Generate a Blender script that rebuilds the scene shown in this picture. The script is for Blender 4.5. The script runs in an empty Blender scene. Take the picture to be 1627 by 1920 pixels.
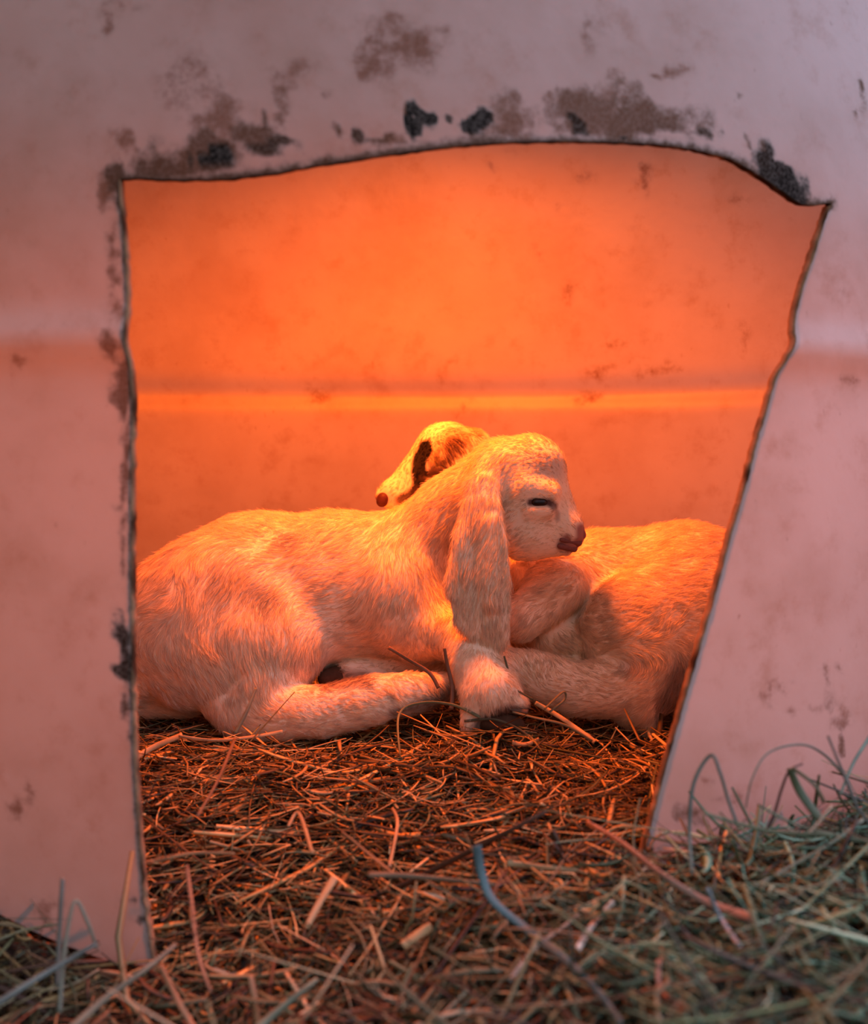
import bpy, math, random
import numpy as np
from mathutils import Vector, geometry, kdtree
random.seed(7)
RNG = np.random.default_rng(11)
S = bpy.context.scene
COL = S.collection

# ------------------------------------------------------------------ camera
F = 2200.0                      # focal length in pixels of the 1627 x 1920 frame
PITCH = math.radians(2.6)
CAM = np.array([0.0, 0.0, 0.42])
cd = bpy.data.cameras.new('camera')
cam = bpy.data.objects.new('camera', cd); COL.objects.link(cam)
cam.location = CAM; cam.rotation_euler = (math.radians(90) - PITCH, 0, 0)
cd.sensor_fit = 'VERTICAL'; cd.sensor_height = 24; cd.sensor_width = 24
cd.lens = 24 * F / 1920
cd.clip_start = 0.02
cd.dof.use_dof = True; cd.dof.focus_distance = 1.37; cd.dof.aperture_fstop = 2.4
S.camera = cam
# ------------------------------------------------------------------ exposure
S.view_settings.view_transform = 'Standard'; S.view_settings.look = 'None'
S.view_settings.exposure = 0.0; S.view_settings.gamma = 1.0; S.view_settings.use_curve_mapping = False
S.cycles.max_bounces = 8; S.cycles.diffuse_bounces = 5; S.cycles.transmission_bounces = 6
S.cycles.transparent_max_bounces = 8
S.cycles.sample_clamp_indirect = 6.0; S.cycles.caustics_reflective = False; S.cycles.caustics_refractive = False
# ------------------------------------------------------------------ sky: cool open daylight, brightest up to the right
SKY_STRENGTH = 0.70
w = bpy.data.worlds.new('sky'); S.world = w; w.use_nodes = True
nt = w.node_tree; nt.nodes.clear()
wo = nt.nodes.new('ShaderNodeOutputWorld'); bg = nt.nodes.new('ShaderNodeBackground')
tc = nt.nodes.new('ShaderNodeTexCoord')
dot = nt.nodes.new('ShaderNodeVectorMath'); dot.operation = 'DOT_PRODUCT'
dot.inputs[1].default_value = (0.64, -0.08, 0.76)
rp = nt.nodes.new('ShaderNodeValToRGB')
rp.color_ramp.elements[0].position = 0.0; rp.color_ramp.elements[0].color = (0.29, 0.28, 0.29, 1)
rp.color_ramp.elements[1].position = 1.0; rp.color_ramp.elements[1].color = (3.0, 3.3, 5.2, 1)
e = rp.color_ramp.elements.new(0.56); e.color = (0.74, 0.73, 0.82, 1)
nt.links.new(tc.outputs['Generated'], dot.inputs[0])
nt.links.new(dot.outputs['Value'], rp.inputs['Fac'])
nt.links.new(rp.outputs['Color'], bg.inputs['Color']); bg.inputs['Strength'].default_value = SKY_STRENGTH
nt.links.new(bg.outputs[0], wo.inputs[0])
# ------------------------------------------------------------------ heat lamp hanging in the shelter
LAMP_POWER = 83.0
ld = bpy.data.lights.new('heat_lamp_light', 'SPOT'); ld.color = (1.0, 0.138, 0.006); ld.energy = LAMP_POWER
ld.spot_size = math.radians(172); ld.spot_blend = 1.0
ld.shadow_soft_size = 0.05
lo = bpy.data.objects.new('heat_lamp_light', ld); COL.objects.link(lo); lo.location = (-0.03, 1.36, 0.87); lo.rotation_euler = (math.radians(17), 0, math.radians(8))


# ------------------------------------------------------------------ helpers
def P(px, py, Y):
    u = (px - 813.5) / F; v = (960 - py) / F
    c, s = math.cos(PITCH), math.sin(PITCH)
    d = np.array([u, c + v * s, -s + v * c])
    return CAM + d * (Y / d[1])

def proj(p):
    q = p - CAM; c, s = math.cos(PITCH), math.sin(PITCH)
    z = q[:, 1] * c - q[:, 2] * s; y = q[:, 1] * s + q[:, 2] * c
    return 813.5 + F * q[:, 0] / z, 960 - F * y / z

def node_mat(name):
    m = bpy.data.materials.new(name); m.use_nodes = True
    m.node_tree.nodes.clear()
    return m, m.node_tree

def mesh_obj(name, verts, faces, mat, parent=None, smooth=True, cols=None):
    me = bpy.data.meshes.new(name)
    verts = np.asarray(verts, dtype=np.float32)
    if isinstance(faces, np.ndarray):
        n = faces.shape[1]
        me.vertices.add(len(verts)); me.vertices.foreach_set('co', verts.ravel())
        me.loops.add(faces.size); me.loops.foreach_set('vertex_index', faces.astype(np.int32).ravel())
        me.polygons.add(len(faces)); me.polygons.foreach_set('loop_start', np.arange(0, faces.size, n, dtype=np.int32))
        me.polygons.foreach_set('loop_total', np.full(len(faces), n, dtype=np.int32))
        me.update(calc_edges=True); me.validate()
    else:
        me.from_pydata(verts.tolist(), [], faces); me.update()
    if smooth:
        me.polygons.foreach_set('use_smooth', np.ones(len(me.polygons), dtype=bool))
    if cols is not None:
        a = me.color_attributes.new('col', 'FLOAT_COLOR', 'POINT')
        c4 = np.ones((len(verts), 4), dtype=np.float32); c4[:, :3] = cols
        a.data.foreach_set('color', c4.ravel())
    me.materials.append(mat)
    o = bpy.data.objects.new(name, me); COL.objects.link(o)
    if parent: o.parent = parent
    return o

def tag(o, label, cat, group=None, kind=None):
    o['label'] = label; o['category'] = cat
    if group: o['group'] = group
    if kind: o['kind'] = kind
    return o

def attr_mat(name, rough=0.7, sheen=0.0, transl=0.0, spec=0.3, noise=0.0, nscale=200, hue=(1, 1, 1)):
    m, t = node_mat(name)
    out = t.nodes.new('ShaderNodeOutputMaterial'); b = t.nodes.new('ShaderNodeBsdfPrincipled')
    a = t.nodes.new('ShaderNodeAttribute'); a.attribute_name = 'col'
    b.inputs['Roughness'].default_value = rough; b.inputs['Specular IOR Level'].default_value = spec
    b.inputs['Sheen Weight'].default_value = sheen
    src = a.outputs['Color']
    if noise:
        tc = t.nodes.new('ShaderNodeTexCoord')
        n = t.nodes.new('ShaderNodeTexNoise'); n.inputs['Scale'].default_value = nscale
        t.links.new(tc.outputs['Object'], n.inputs['Vector'])
        mx = t.nodes.new('ShaderNodeMix'); mx.data_type = 'RGBA'; mx.blend_type = 'MULTIPLY'
        mx.inputs['Factor'].default_value = noise
        t.links.new(src, mx.inputs[6]); t.links.new(n.outputs['Fac'], mx.inputs[7]); src = mx.outputs[2]
    t.links.new(src, b.inputs['Base Color'])
    if transl:
        tr = t.nodes.new('ShaderNodeBsdfTranslucent'); t.links.new(src, tr.inputs['Color'])
        ms = t.nodes.new('ShaderNodeMixShader'); ms.inputs[0].default_value = transl
        t.links.new(b.outputs[0], ms.inputs[1]); t.links.new(tr.outputs[0], ms.inputs[2])
        t.links.new(ms.outputs[0], out.inputs[0])
    else:
        t.links.new(b.outputs[0], out.inputs[0])
    return m

def plain_mat(name, col, rough=0.5, spec=0.4, coat=0.0):
    m, t = node_mat(name)
    out = t.nodes.new('ShaderNodeOutputMaterial'); b = t.nodes.new('ShaderNodeBsdfPrincipled')
    tc = t.nodes.new('ShaderNodeTexCoord'); n = t.nodes.new('ShaderNodeTexNoise'); n.inputs['Scale'].default_value = 180
    t.links.new(tc.outputs['Object'], n.inputs['Vector'])
    r = t.nodes.new('ShaderNodeValToRGB')
    r.color_ramp.elements[0].position = .3; r.color_ramp.elements[1].position = .7
    r.color_ramp.elements[0].color = (*[c * .75 for c in col], 1); r.color_ramp.elements[1].color = (*col, 1)
    t.links.new(n.outputs['Fac'], r.inputs[0]); t.links.new(r.outputs[0], b.inputs['Base Color'])
    b.inputs['Roughness'].default_value = rough; b.inputs['Specular IOR Level'].default_value = spec
    b.inputs['Coat Weight'].default_value = coat
    t.links.new(b.outputs[0], out.inputs[0])
    return m

_K = RNG.normal(size=(3, 14, 3)); _PH = RNG.uniform(0, 6.28, size=(3, 14))
def vnoise(p, scale):
    """smooth 3-vector noise, about -1..1"""
    out = np.zeros((len(p), 3))
    for a in range(3):
        ph = (p * scale) @ _K[a].T + _PH[a]
        out[:, a] = np.sin(ph).sum(1) / math.sqrt(14) * 1.1
    return out

def norm(v):
    return v / np.maximum(np.linalg.norm(v, axis=-1, keepdims=True), 1e-9)


# ------------------------------------------------------------------ ground height
def sstep(a, b, x):
    t = np.clip((x - a) / (b - a), 0, 1); return t * t * (3 - 2 * t)
def hay_h(x, y):
    x = np.asarray(x, float); y = np.asarray(y, float)
    front = -0.012 - 0.022 * np.exp(-((x + 0.20) / 0.12) ** 2) + 0.092 * sstep(-0.18, 0.26, x) + 0.055 * sstep(0.28, 0.55, x)
    inside = 0.088 + 0.0 * x
    t = sstep(0.86, 1.26, y)
    return front * (1 - t) + inside * t + 0.026 * np.exp(-((x - .06) / .075) ** 2 - ((y - 1.27) / .06) ** 2) + 0.004 * np.sin(x * 31 + 1) * np.sin(y * 27) - 0.02 * sstep(0.86, 0.6, y)

# ------------------------------------------------------------------ shelter wall
EXC, EYC, EA, EB = -0.10, 1.40, 0.68, 0.43
TOPZ, DOMEZ = 0.92, 1.12
def rib(z):
    return 0.0085 * np.exp(-((z - 0.52) / 0.018) ** 2)
def wall_xyz(th, z, inset=0.0):
    th = np.asarray(th, float); z = np.asarray(z, float)
    r = rib(z) - inset + 0.0025 * np.sin(th * 5 + z * 9) * np.sin(z * 7 + 1)
    # real bulge of a rotomoulded tank: leans in towards the dome
    k = 1.0 - 0.06 * sstep(0.62, 1.0, z)
    x = EXC + (EA * k + r) * np.sin(th); y = EYC - (EB * k + r) * np.cos(th)
    return np.stack([x, y, z], -1)
def px_to_wall(px, py):
    """the point of the front wall seen at a pixel, as (theta, z)"""
    d = P(px, py, 1.0) - CAM
    k = 1.0
    for _ in range(4):
        a, b = EA * k, EB * k
        A = (d[0] / a) ** 2 + (d[1] / b) ** 2
        B = 2 * (d[0] * (-EXC) / a ** 2 + d[1] * (-EYC) / b ** 2)
        C = (EXC / a) ** 2 + (EYC / b) ** 2 - 1
        t = (-B - math.sqrt(max(B * B - 4 * A * C, 0))) / (2 * A)
        p = CAM + d * t
        k = 1.0 - 0.06 * float(sstep(0.62, 1.0, p[2]))
    return math.atan2((p[0] - EXC) / EA, (EYC - p[1]) / EB), p[2]

door_px = [(225,336),(260,335),(330,338),(400,337),(450,333),(520,325),(580,313),(650,302),(700,294),(760,285),(830,276),
 (900,269),(980,265),(1050,264),(1130,265),(1200,268),(1270,275),(1320,284),(1370,298),(1410,320),(1450,347),(1480,368),
 (1502,383),(1530,384),(1558,380),(1545,415),(1530,470),(1510,530),(1492,600),(1478,650),(1457,710),(1440,770),(1420,830),
 (1402,900),(1386,950),(1368,1010),(1352,1070),(1337,1130),(1320,1190),(1301,1260),(1281,1330),(1261,1400),(1241,1470),
 (1222,1540),(1203,1602),(1190,1660)]
left_px = [(292,1822),(287,1810),(277,1750),(268,1680),(262,1600),(256,1500),(252,1400),(248,1250),(246,1100),(245,900),
 (248,750),(243,650),(240,550),(236,470),(230,400),(225,336)]
base_px = [(-140,1650),(-60,1690),(0,1718),(60,1748),(130,1778),(200,1802),(250,1815),(292,1822)]
SX = 0.56                       # metres per radian, for an even triangulation
def resample(poly, step, jit):
    pts = [np.array([px_to_wall(*p)[0] * SX, px_to_wall(*p)[1]]) for p in poly]
    out = [pts[0]]
    for a, b in zip(pts[:-1], pts[1:]):
        n = max(1, int(np.linalg.norm(b - a) / step))
        for i in range(1, n + 1):
            q = a + (b - a) * i / n
            if i < n: q = q + RNG.normal(size=2) * jit
            out.append(q)
    return out
cut_top = resample(door_px, 0.004, 0.00022)
cut_left = resample(left_px, 0.004, 0.00022)
base_l = resample(base_px, 0.012, 0.0003)
LIMT = math.radians(100) * SX
hole = cut_top + [np.array([cut_top[-1][0] - 0.01, -0.12]), np.array([-LIMT + .05, -0.12]), np.array([-LIMT + .05, base_l[0][1]])] + base_l[:-1] + cut_left[:-1]
# inside-polygon test
HP = np.array(hole)
def in_poly(q, poly):
    x, y = q[:, 0], q[:, 1]; c = np.zeros(len(q), bool)
    x0, y0 = poly[:, 0], poly[:, 1]; x1, y1 = np.roll(x0, 1), np.roll(y0, 1)
    for a, b, cc, d in zip(x0, y0, x1, y1):
        if b == d: continue
        c ^= ((b > y) != (d > y)) & (x < (cc - a) * (y - b) / (d - b) + a)
    return c
zs0 = -0.1
gx = np.arange(-LIMT, LIMT + 1e-6, LIMT / 120); gz = np.concatenate([np.arange(zs0, 0.68, 0.009), np.arange(0.68, 0.80, 0.0035), np.arange(0.80, TOPZ, 0.009), [TOPZ]])
gx_f = np.arange(-0.32, 0.42, 0.0036)
G = []
for z in gz:
    G += [(x, z) for x in (gx_f if 0.62 < z < 0.80 else gx)]
    if 0.62 < z < 0.80: G += [(x, z) for x in gx if x < -0.33 or x > 0.43]
G = np.array(G)
ok = ~in_poly(G, HP)
# keep points a little away from the cut
d2 = np.full(len(G), 9.0)
for h in HP[::1]:
    d2 = np.minimum(d2, ((G - h) ** 2).sum(1))
ok &= d2 > 0.0085 ** 2
border = [(-LIMT, zs0), (LIMT, zs0), (LIMT, TOPZ), (-LIMT, TOPZ)]
GP = G[ok]
inn = (GP[:, 0] > -LIMT + 1e-4) & (GP[:, 0] < LIMT - 1e-4) & (GP[:, 1] > zs0 + 1e-4) & (GP[:, 1] < TOPZ - 1e-4)
edge_pts = []
for z in gz: edge_pts += [(-LIMT, z), (LIMT, z)]
for x in gx[1:-1]: edge_pts += [(x, zs0), (x, TOPZ)]
rings_ = []
for seg in (np.array(cut_top), np.array(cut_left)):
    tg = norm(np.gradient(seg, axis=0)); nr = np.stack([-tg[:, 1], tg[:, 0]], -1)
    for o_ in (.0016, .0036, .0062):
        q = seg + nr * o_
        dd = np.array([((HP - p_) ** 2).sum(1).min() for p_ in q])
        rings_.append(q[(dd > (o_ * .8) ** 2) & ~in_poly(q, HP)])
allp = np.vstack([np.array(hole), GP[inn], np.vstack(rings_), np.array(edge_pts)])
nh = len(hole)
res = geometry.delaunay_2d_cdt([Vector(p) for p in allp], [(i, (i + 1) % nh) for i in range(nh)], [], 0, 1e-6)
V2 = np.array([tuple(v) for v in res[0]]); T2 = np.array([f for f in res[2] if len(f) == 3])
cen = V2[T2].mean(1)
T2 = T2[~in_poly(cen, HP)]
used = np.unique(T2); remap = -np.ones(len(V2), int); remap[used] = np.arange(len(used))
V2 = V2[used]; T2 = remap[T2]
front_v = wall_xyz(V2[:, 0] / SX, V2[:, 1])
# rear half: regular grid, and dome
th_b = np.linspace(math.radians(100), math.radians(260), 150); zb = np.concatenate([np.arange(zs0, 0.44, 0.02), np.arange(0.44, 0.60, 0.004), np.arange(0.60, TOPZ, 0.02), [TOPZ]])
TB, ZB = np.meshgrid(th_b, zb)
back_v = wall_xyz(TB.ravel(), ZB.ravel())
nb = len(th_b)
back_f = [(j * nb + i, j * nb + i + 1, (j + 1) * nb + i + 1, (j + 1) * nb + i) for j in range(len(zb) - 1) for i in range(nb - 1)]
# stains: (pixel x, pixel y, radius x, radius y, strength, blackness)
stains = [(400,300,34,22,1.3,1),(385,290,60,45,.8,.5),(410,230,40,50,.55,.2),(300,305,50,24,.75,.55),(345,300,12,28,.8,.8),(490,280,28,14,1.0,.75),
 (470,262,36,24,.65,.5),(520,272,30,8,.9,.7),(482,222,7,24,.6,.6),(535,190,18,60,.4,.3),(525,230,16,16,.6,.4),(675,242,11,20,.95,.7),(712,255,14,10,.7,.5),
 (740,262,18,16,.6,.3),(775,222,8,18,1.25,1),(790,240,17,12,1.4,1),(805,220,10,16,1.25,1),(774,272,9,6,.8,.7),(835,207,6,9,.9,.8),
 (893,223,17,13,1.5,1),(627,240,6,12,.7,.5),(960,215,40,34,.6,.3),(960,240,46,14,.6,.4),(770,80,46,46,.45,0),(710,110,34,50,.42,0),(730,45,60,26,.3,0),
 (1100,205,60,28,.75,.4),(1080,225,12,10,1.0,.8),(1200,225,90,34,.8,.45),(1240,245,50,18,.7,.5),(1180,245,14,7,1.0,.9),(1040,185,8,12,.6,.2),(1310,240,6,8,.7,.7),(1333,235,5,9,.7,.8),
 (1435,292,13,28,1.1,.85),(1430,270,7,10,.7,.6),(1455,325,26,12,1.1,.9),(1475,345,26,14,1.2,.95),(1490,365,24,12,1.1,.9),(1510,378,20,5,.9,.7),(1390,195,4,6,.6,.5),
 (1410,255,7,13,.5,.5),(215,340,14,20,1.2,.6),(205,360,22,30,.6,.3),(212,450,10,70,.5,.3),(222,560,12,60,.35,.2),(208,660,22,20,.95,.3),(222,720,16,30,.75,.4),(235,740,10,60,.8,.4),
 (235,850,9,120,.55,.4),(238,1000,8,90,.5,.4),(242,1200,12,30,.9,.8),(245,1250,12,26,.9,.8),(245,1330,8,30,.6,.6),(248,1390,8,10,.7,.7),
 (240,265,30,30,.42,.1),(215,50,16,20,.35,0),(240,20,60,20,.2,0),(130,610,26,10,.25,0),(50,1480,14,18,.5,.2),(20,1520,26,22,.45,.1),(80,1710,30,16,.4,.1),(250,1665,10,14,.6,.7),(262,1725,10,9,.6,.7),
 (40,690,26,18,.35,0),(160,620,10,8,.3,.2),(1455,1285,20,10,.35,0),(1560,1290,12,30,.35,.2),(1575,1345,14,24,.4,.1),(1570,1405,5,14,.9,.4),(1310,1460,30,14,.3,0),(1285,1545,16,14,.5,.4),
 (1365,1510,30,12,.3,.1),(1510,1320,40,6,.35,0),(1120,70,20,50,.25,0),(1275,130,20,18,.35,0),(1240,140,20,8,.3,0),(1620,165,6,22,.6,.5),(1600,195,5,6,.5,.4),
 (560,130,70,22,.22,0),(360,160,60,60,.25,0),(1130,170,30,14,.3,.2),(620,190,10,12,.3,.3),(1060,20,16,8,.2,.2),(1570,560,18,14,.22,0),(1600,710,26,14,.3,0)]
spx, spy = proj(front_v)
dens = np.zeros(len(front_v)); blk = np.zeros(len(front_v))
nz = vnoise(front_v, 90); nz2 = vnoise(front_v, 260)
fx = spx + 13 * nz[:, 0] + 5 * nz2[:, 0]; fy = spy + 13 * nz[:, 1] + 5 * nz2[:, 1]
for (cx, cy, rx, ry, s, b) in stains:
    g = 1.22 * s * np.exp(-(((fx - cx) / (rx * 1.1)) ** 2 + ((fy - cy) / ry) ** 2) ** 1.3 * 0.8)
    blk = np.where(g > dens, b, blk); dens = np.maximum(dens, g)
# grime right along the sawn edge
ce = np.array(cut_top + cut_left)
de = np.full(len(V2), 9.0)
near = (V2[:, 1] > 0.0)
for h in np.vstack([ce, (ce[1:] + ce[:-1]) / 2]):
    de = np.minimum(de, ((V2 - h) ** 2).sum(1))
de = np.sqrt(de)
istop = (spy < 395)
gr = np.where(istop, .9 * np.exp(-(de / 0.0045)), .42 * np.exp(-(de / 0.003)) * (spx < 600))
blk = np.where(gr > dens, .6, blk); dens = np.maximum(dens, gr)
# rear wall spots (seen inside)
bpx, bpy_ = proj(back_v)
stains_b = [(1200,340,24,22,.45),(1215,335,9,6,.7),(1215,402,7,9,.9),(1070,545,24,16,.5),(1060,380,16,10,.4),(1130,700,30,20,.4),(1160,640,30,20,.3),(940,300,40,10,.25),(1490,450,7,8,.6),(1370,430,8,6,.5),
 (1410,420,30,6,.3),(540,700,40,20,.25),(1400,640,20,50,.3),(1000,470,20,16,.3),(700,690,30,20,.25),(840,700,30,14,.25),(590,740,30,12,.35),(1110,750,26,14,.4),(870,760,30,10,.3),(1240,690,60,16,.35),(1465,560,5,16,.4),(1100,330,30,6,.3),(1380,370,30,10,.3),(1125,510,30,6,.2),(420,580,6,6,.3)]
bd = np.zeros(len(back_v)); nzb = vnoise(back_v, 60)
for (cx, cy, rx, ry, s) in stains_b:
    g = s * np.exp(-(((bpx + 12 * nzb[:, 0] - cx) / rx) ** 2 + ((bpy_ + 12 * nzb[:, 1] - cy) / ry) ** 2))
    bd = np.maximum(bd, np.where(back_v[:, 1] > 1.4, g, 0))

m_wall, t = node_mat('white_plastic')
out = t.nodes.new('ShaderNodeOutputMaterial'); b = t.nodes.new('ShaderNodeBsdfPrincipled')
tr = t.nodes.new('ShaderNodeBsdfTranslucent'); ms = t.nodes.new('ShaderNodeMixShader')
tc = t.nodes.new('ShaderNodeTexCoord'); at = t.nodes.new('ShaderNodeAttribute'); at.attribute_name = 'col'
sep = t.nodes.new('ShaderNodeSeparateColor'); t.links.new(at.outputs['Color'], sep.inputs[0])
def noise(scale, detail=6, rough=.6, vec=None):
    n = t.nodes.new('ShaderNodeTexNoise'); n.inputs['Scale'].default_value = scale
    n.inputs['Detail'].default_value = detail; n.inputs['Roughness'].default_value = rough
    t.links.new(vec or tc.outputs['Object'], n.inputs['Vector']); return n.outputs['Fac']
def math_(op, a, b=None, clamp=False):
    n = t.nodes.new('ShaderNodeMath'); n.operation = op; n.use_clamp = clamp
    for i, v in enumerate((a, b)):
        if v is None: continue
        if isinstance(v, (int, float)): n.inputs[i].default_value = v
        else: t.links.new(v, n.inputs[i])
    return n.outputs[0]
def mixc(f, a, b, mode='MIX'):
    n = t.nodes.new('ShaderNodeMix'); n.data_type = 'RGBA'; n.blend_type = mode
    for i, v in ((0, f), (6, a), (7, b)):
        if isinstance(v, (int, float)): n.inputs[i].default_value = v
        elif isinstance(v, tuple): n.inputs[i].default_value = (*v, 1)
        else: t.links.new(v, n.inputs[i])
    return n.outputs[2]
def ramp(v, lo, hi):
    n = t.nodes.new('ShaderNodeMapRange'); n.interpolation_type = 'SMOOTHSTEP'
    n.inputs['From Min'].default_value = lo; n.inputs['From Max'].default_value = hi
    t.links.new(v, n.inputs['Value']); return n.outputs[0]
base = mixc(math_('MULTIPLY', ramp(noise(7), .4, .75), .6), (.55, .49, .41), (.40, .31, .22))
base = mixc(math_('MULTIPLY', ramp(noise(26, 8, .68), .5, .75), .5), base, (.36, .22, .13))
base = mixc(math_('MULTIPLY', ramp(noise(3.2, 4, .6), .45, .7), .35), base, (.40, .27, .20))
fine = noise(190, 5, .7); mid = noise(75, 6, .65)
thr = math_('ADD', sep.outputs[0], math_('MULTIPLY', math_('SUBTRACT', mid, .5), 1.7))
thr = math_('ADD', thr, math_('MULTIPLY', math_('SUBTRACT', fine, .5), .55))
gate = ramp(sep.outputs[0], .03, .3)
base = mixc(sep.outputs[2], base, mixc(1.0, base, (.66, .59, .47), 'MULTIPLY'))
brown = math_('MULTIPLY', ramp(thr, -.05, .75), gate)
dirtc = mixc(ramp(sep.outputs[1], .15, 1.0), (.15, .058, .014), (.015, .011, .008))
brown = math_('MULTIPLY', brown, math_('ADD', .76, math_('MULTIPLY', ramp(sep.outputs[1], .1, .9), .24)))
brown = math_('MULTIPLY', brown, math_('ADD', .84, math_('MULTIPLY', ramp(noise(320, 4, .7), .35, .6), .16)))
colr = mixc(brown, base, dirtc)
# fine specks and scratches all over
sv = t.nodes.new('ShaderNodeMapping'); sv.inputs['Scale'].default_value = (1, 1, .5); t.links.new(tc.outputs['Object'], sv.inputs['Vector'])
speck = math_('MULTIPLY', ramp(noise(140, 3, .5, sv.outputs[0]), .68, .78), ramp(noise(9, 3), .45, .7))
colr = mixc(math_('MULTIPLY', speck, .55), colr, (.2, .1, .04))
t.links.new(colr, b.inputs['Base Color']); t.links.new(colr, tr.inputs['Color'])
t.links.new(math_('ADD', .42, math_('MULTIPLY', brown, .5)), b.inputs['Roughness']); t.links.new(math_('SUBTRACT', .35, math_('MULTIPLY', brown, .3)), b.inputs['Specular IOR Level'])
bp = t.nodes.new('ShaderNodeBump'); bp.inputs['Strength'].default_value = .25; bp.inputs['Distance'].default_value = .002
t.links.new(noise(60, 5), bp.inputs['Height']); t.links.new(bp.outputs[0], b.inputs['Normal'])
TRANSL = t.nodes.new('ShaderNodeMath'); TRANSL.operation = 'MULTIPLY'
t.links.new(math_('SUBTRACT', 1.0, math_('MULTIPLY', brown, sep.outputs[1])), TRANSL.inputs[0]); TRANSL.inputs[1].default_value = .31
t.links.new(TRANSL.outputs[0], ms.inputs[0]); t.links.new(b.outputs[0], ms.inputs[1]); t.links.new(tr.outputs[0], ms.inputs[2])
t.links.new(ms.outputs[0], out.inputs[0])

shelter = bpy.data.objects.new('plastic_shelter', None); COL.objects.link(shelter); shelter.location = (EXC, EYC, 0)
tag(shelter, 'dirty white plastic tank shelter with a rough cut doorway, glowing orange inside', 'animal shelter')
def adopt(o, par):
    o.parent = par; o.matrix_parent_inverse = par.matrix_world.inverted() if False else o.matrix_parent_inverse
    o.location = [-c for c in par.location]
    return o
fc = np.zeros((len(front_v), 3)); fc[:, 0] = dens; fc[:, 1] = blk
nf = len(front_v)
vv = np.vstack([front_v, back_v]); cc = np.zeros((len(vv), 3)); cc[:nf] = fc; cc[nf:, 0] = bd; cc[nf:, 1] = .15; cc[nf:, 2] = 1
faces = [tuple(int(i) for i in f) for f in T2] + [tuple(i + nf for i in f) for f in back_f]
wall = adopt(mesh_obj('wall_panel', vv, faces, m_wall, shelter, cols=cc), shelter)
# domed roof
th_d = np.linspace(0, 2 * math.pi, 97)[:-1]; dv = []; dfc = []
top = wall_xyz(th_d, np.full(96, TOPZ))
for j in range(13):
    a = j / 12 * math.pi / 2
    for p in top:
        dv.append((EXC + (p[0] - EXC) * math.cos(a), EYC + (p[1] - EYC) * math.cos(a), TOPZ + (DOMEZ - TOPZ) * math.sin(a)) if j < 12 else (EXC + (p[0] - EXC) * .01, EYC + (p[1] - EYC) * .01, DOMEZ))
for j in range(12):
    for i in range(96): dfc.append((j * 96 + i, j * 96 + (i + 1) % 96, (j + 1) * 96 + (i + 1) % 96, (j + 1) * 96 + i))
dfc.append(tuple(range(12 * 96, 13 * 96)))
roof = adopt(mesh_obj('domed_top', dv, dfc, m_wall, shelter, cols=np.zeros((len(dv), 3))), shelter)
# sawn edge: a strip as thick as the plastic, with burrs
def edge_strip(name, pts, dark, thick, label):
    pts = np.array(pts); n = len(pts)
    jz = RNG.normal(size=(n, 2)) * 0.00028
    rings = []; tang = norm(np.gradient(pts, axis=0)); nrm = np.stack([-tang[:, 1], tang[:, 0]], -1)
    for k, (ins, off) in enumerate([(-0.0008, 0.0), (-0.0004, 1.0), (thick * .35, 1.5), (thick * .75, 1.4), (thick, .8), (thick * 1.05, -.6)]):
        q = pts + nrm * ((off * 0.0006 + jz[:, :1] * (k > 0)) * -1)
        rings.append(wall_xyz(q[:, 0] / SX, q[:, 1], ins + jz[:, 1] * (k > 2)))
    v = np.vstack(rings); m = len(rings)
    f = [(k * n + i, k * n + i + 1, (k + 1) * n + i + 1, (k + 1) * n + i) for k in range(m - 1) for i in range(n - 1)]
    nn = vnoise(v, 170)[:, 0]
    c0 = np.array([.42, .24, .12]); c1 = np.array([.07, .035, .018])
    wgt = np.clip(dark + nn * .55, 0, 1)[:, None]
    o = mesh_obj(name, v, f, m_edge, shelter, cols=c0 * (1 - wgt) + c1 * wgt); o['label'] = label
    return adopt(o, shelter)
m_edge = attr_mat('sawn_plastic', rough=.95, spec=.05, noise=.5, nscale=400)
ic = len(resample(door_px[:25], 0.004, 0)) 
edge_strip('cut_edge', cut_top[:ic + 1], .95, .006, 'blackened arched top edge of the doorway')
edge_strip('cut_edge', cut_top[ic:], .18, .007, 'rough brown slanting right edge of the doorway')
edge_strip('cut_edge', cut_left, .42, .008, 'dirty rough left edge of the doorway')

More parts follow.
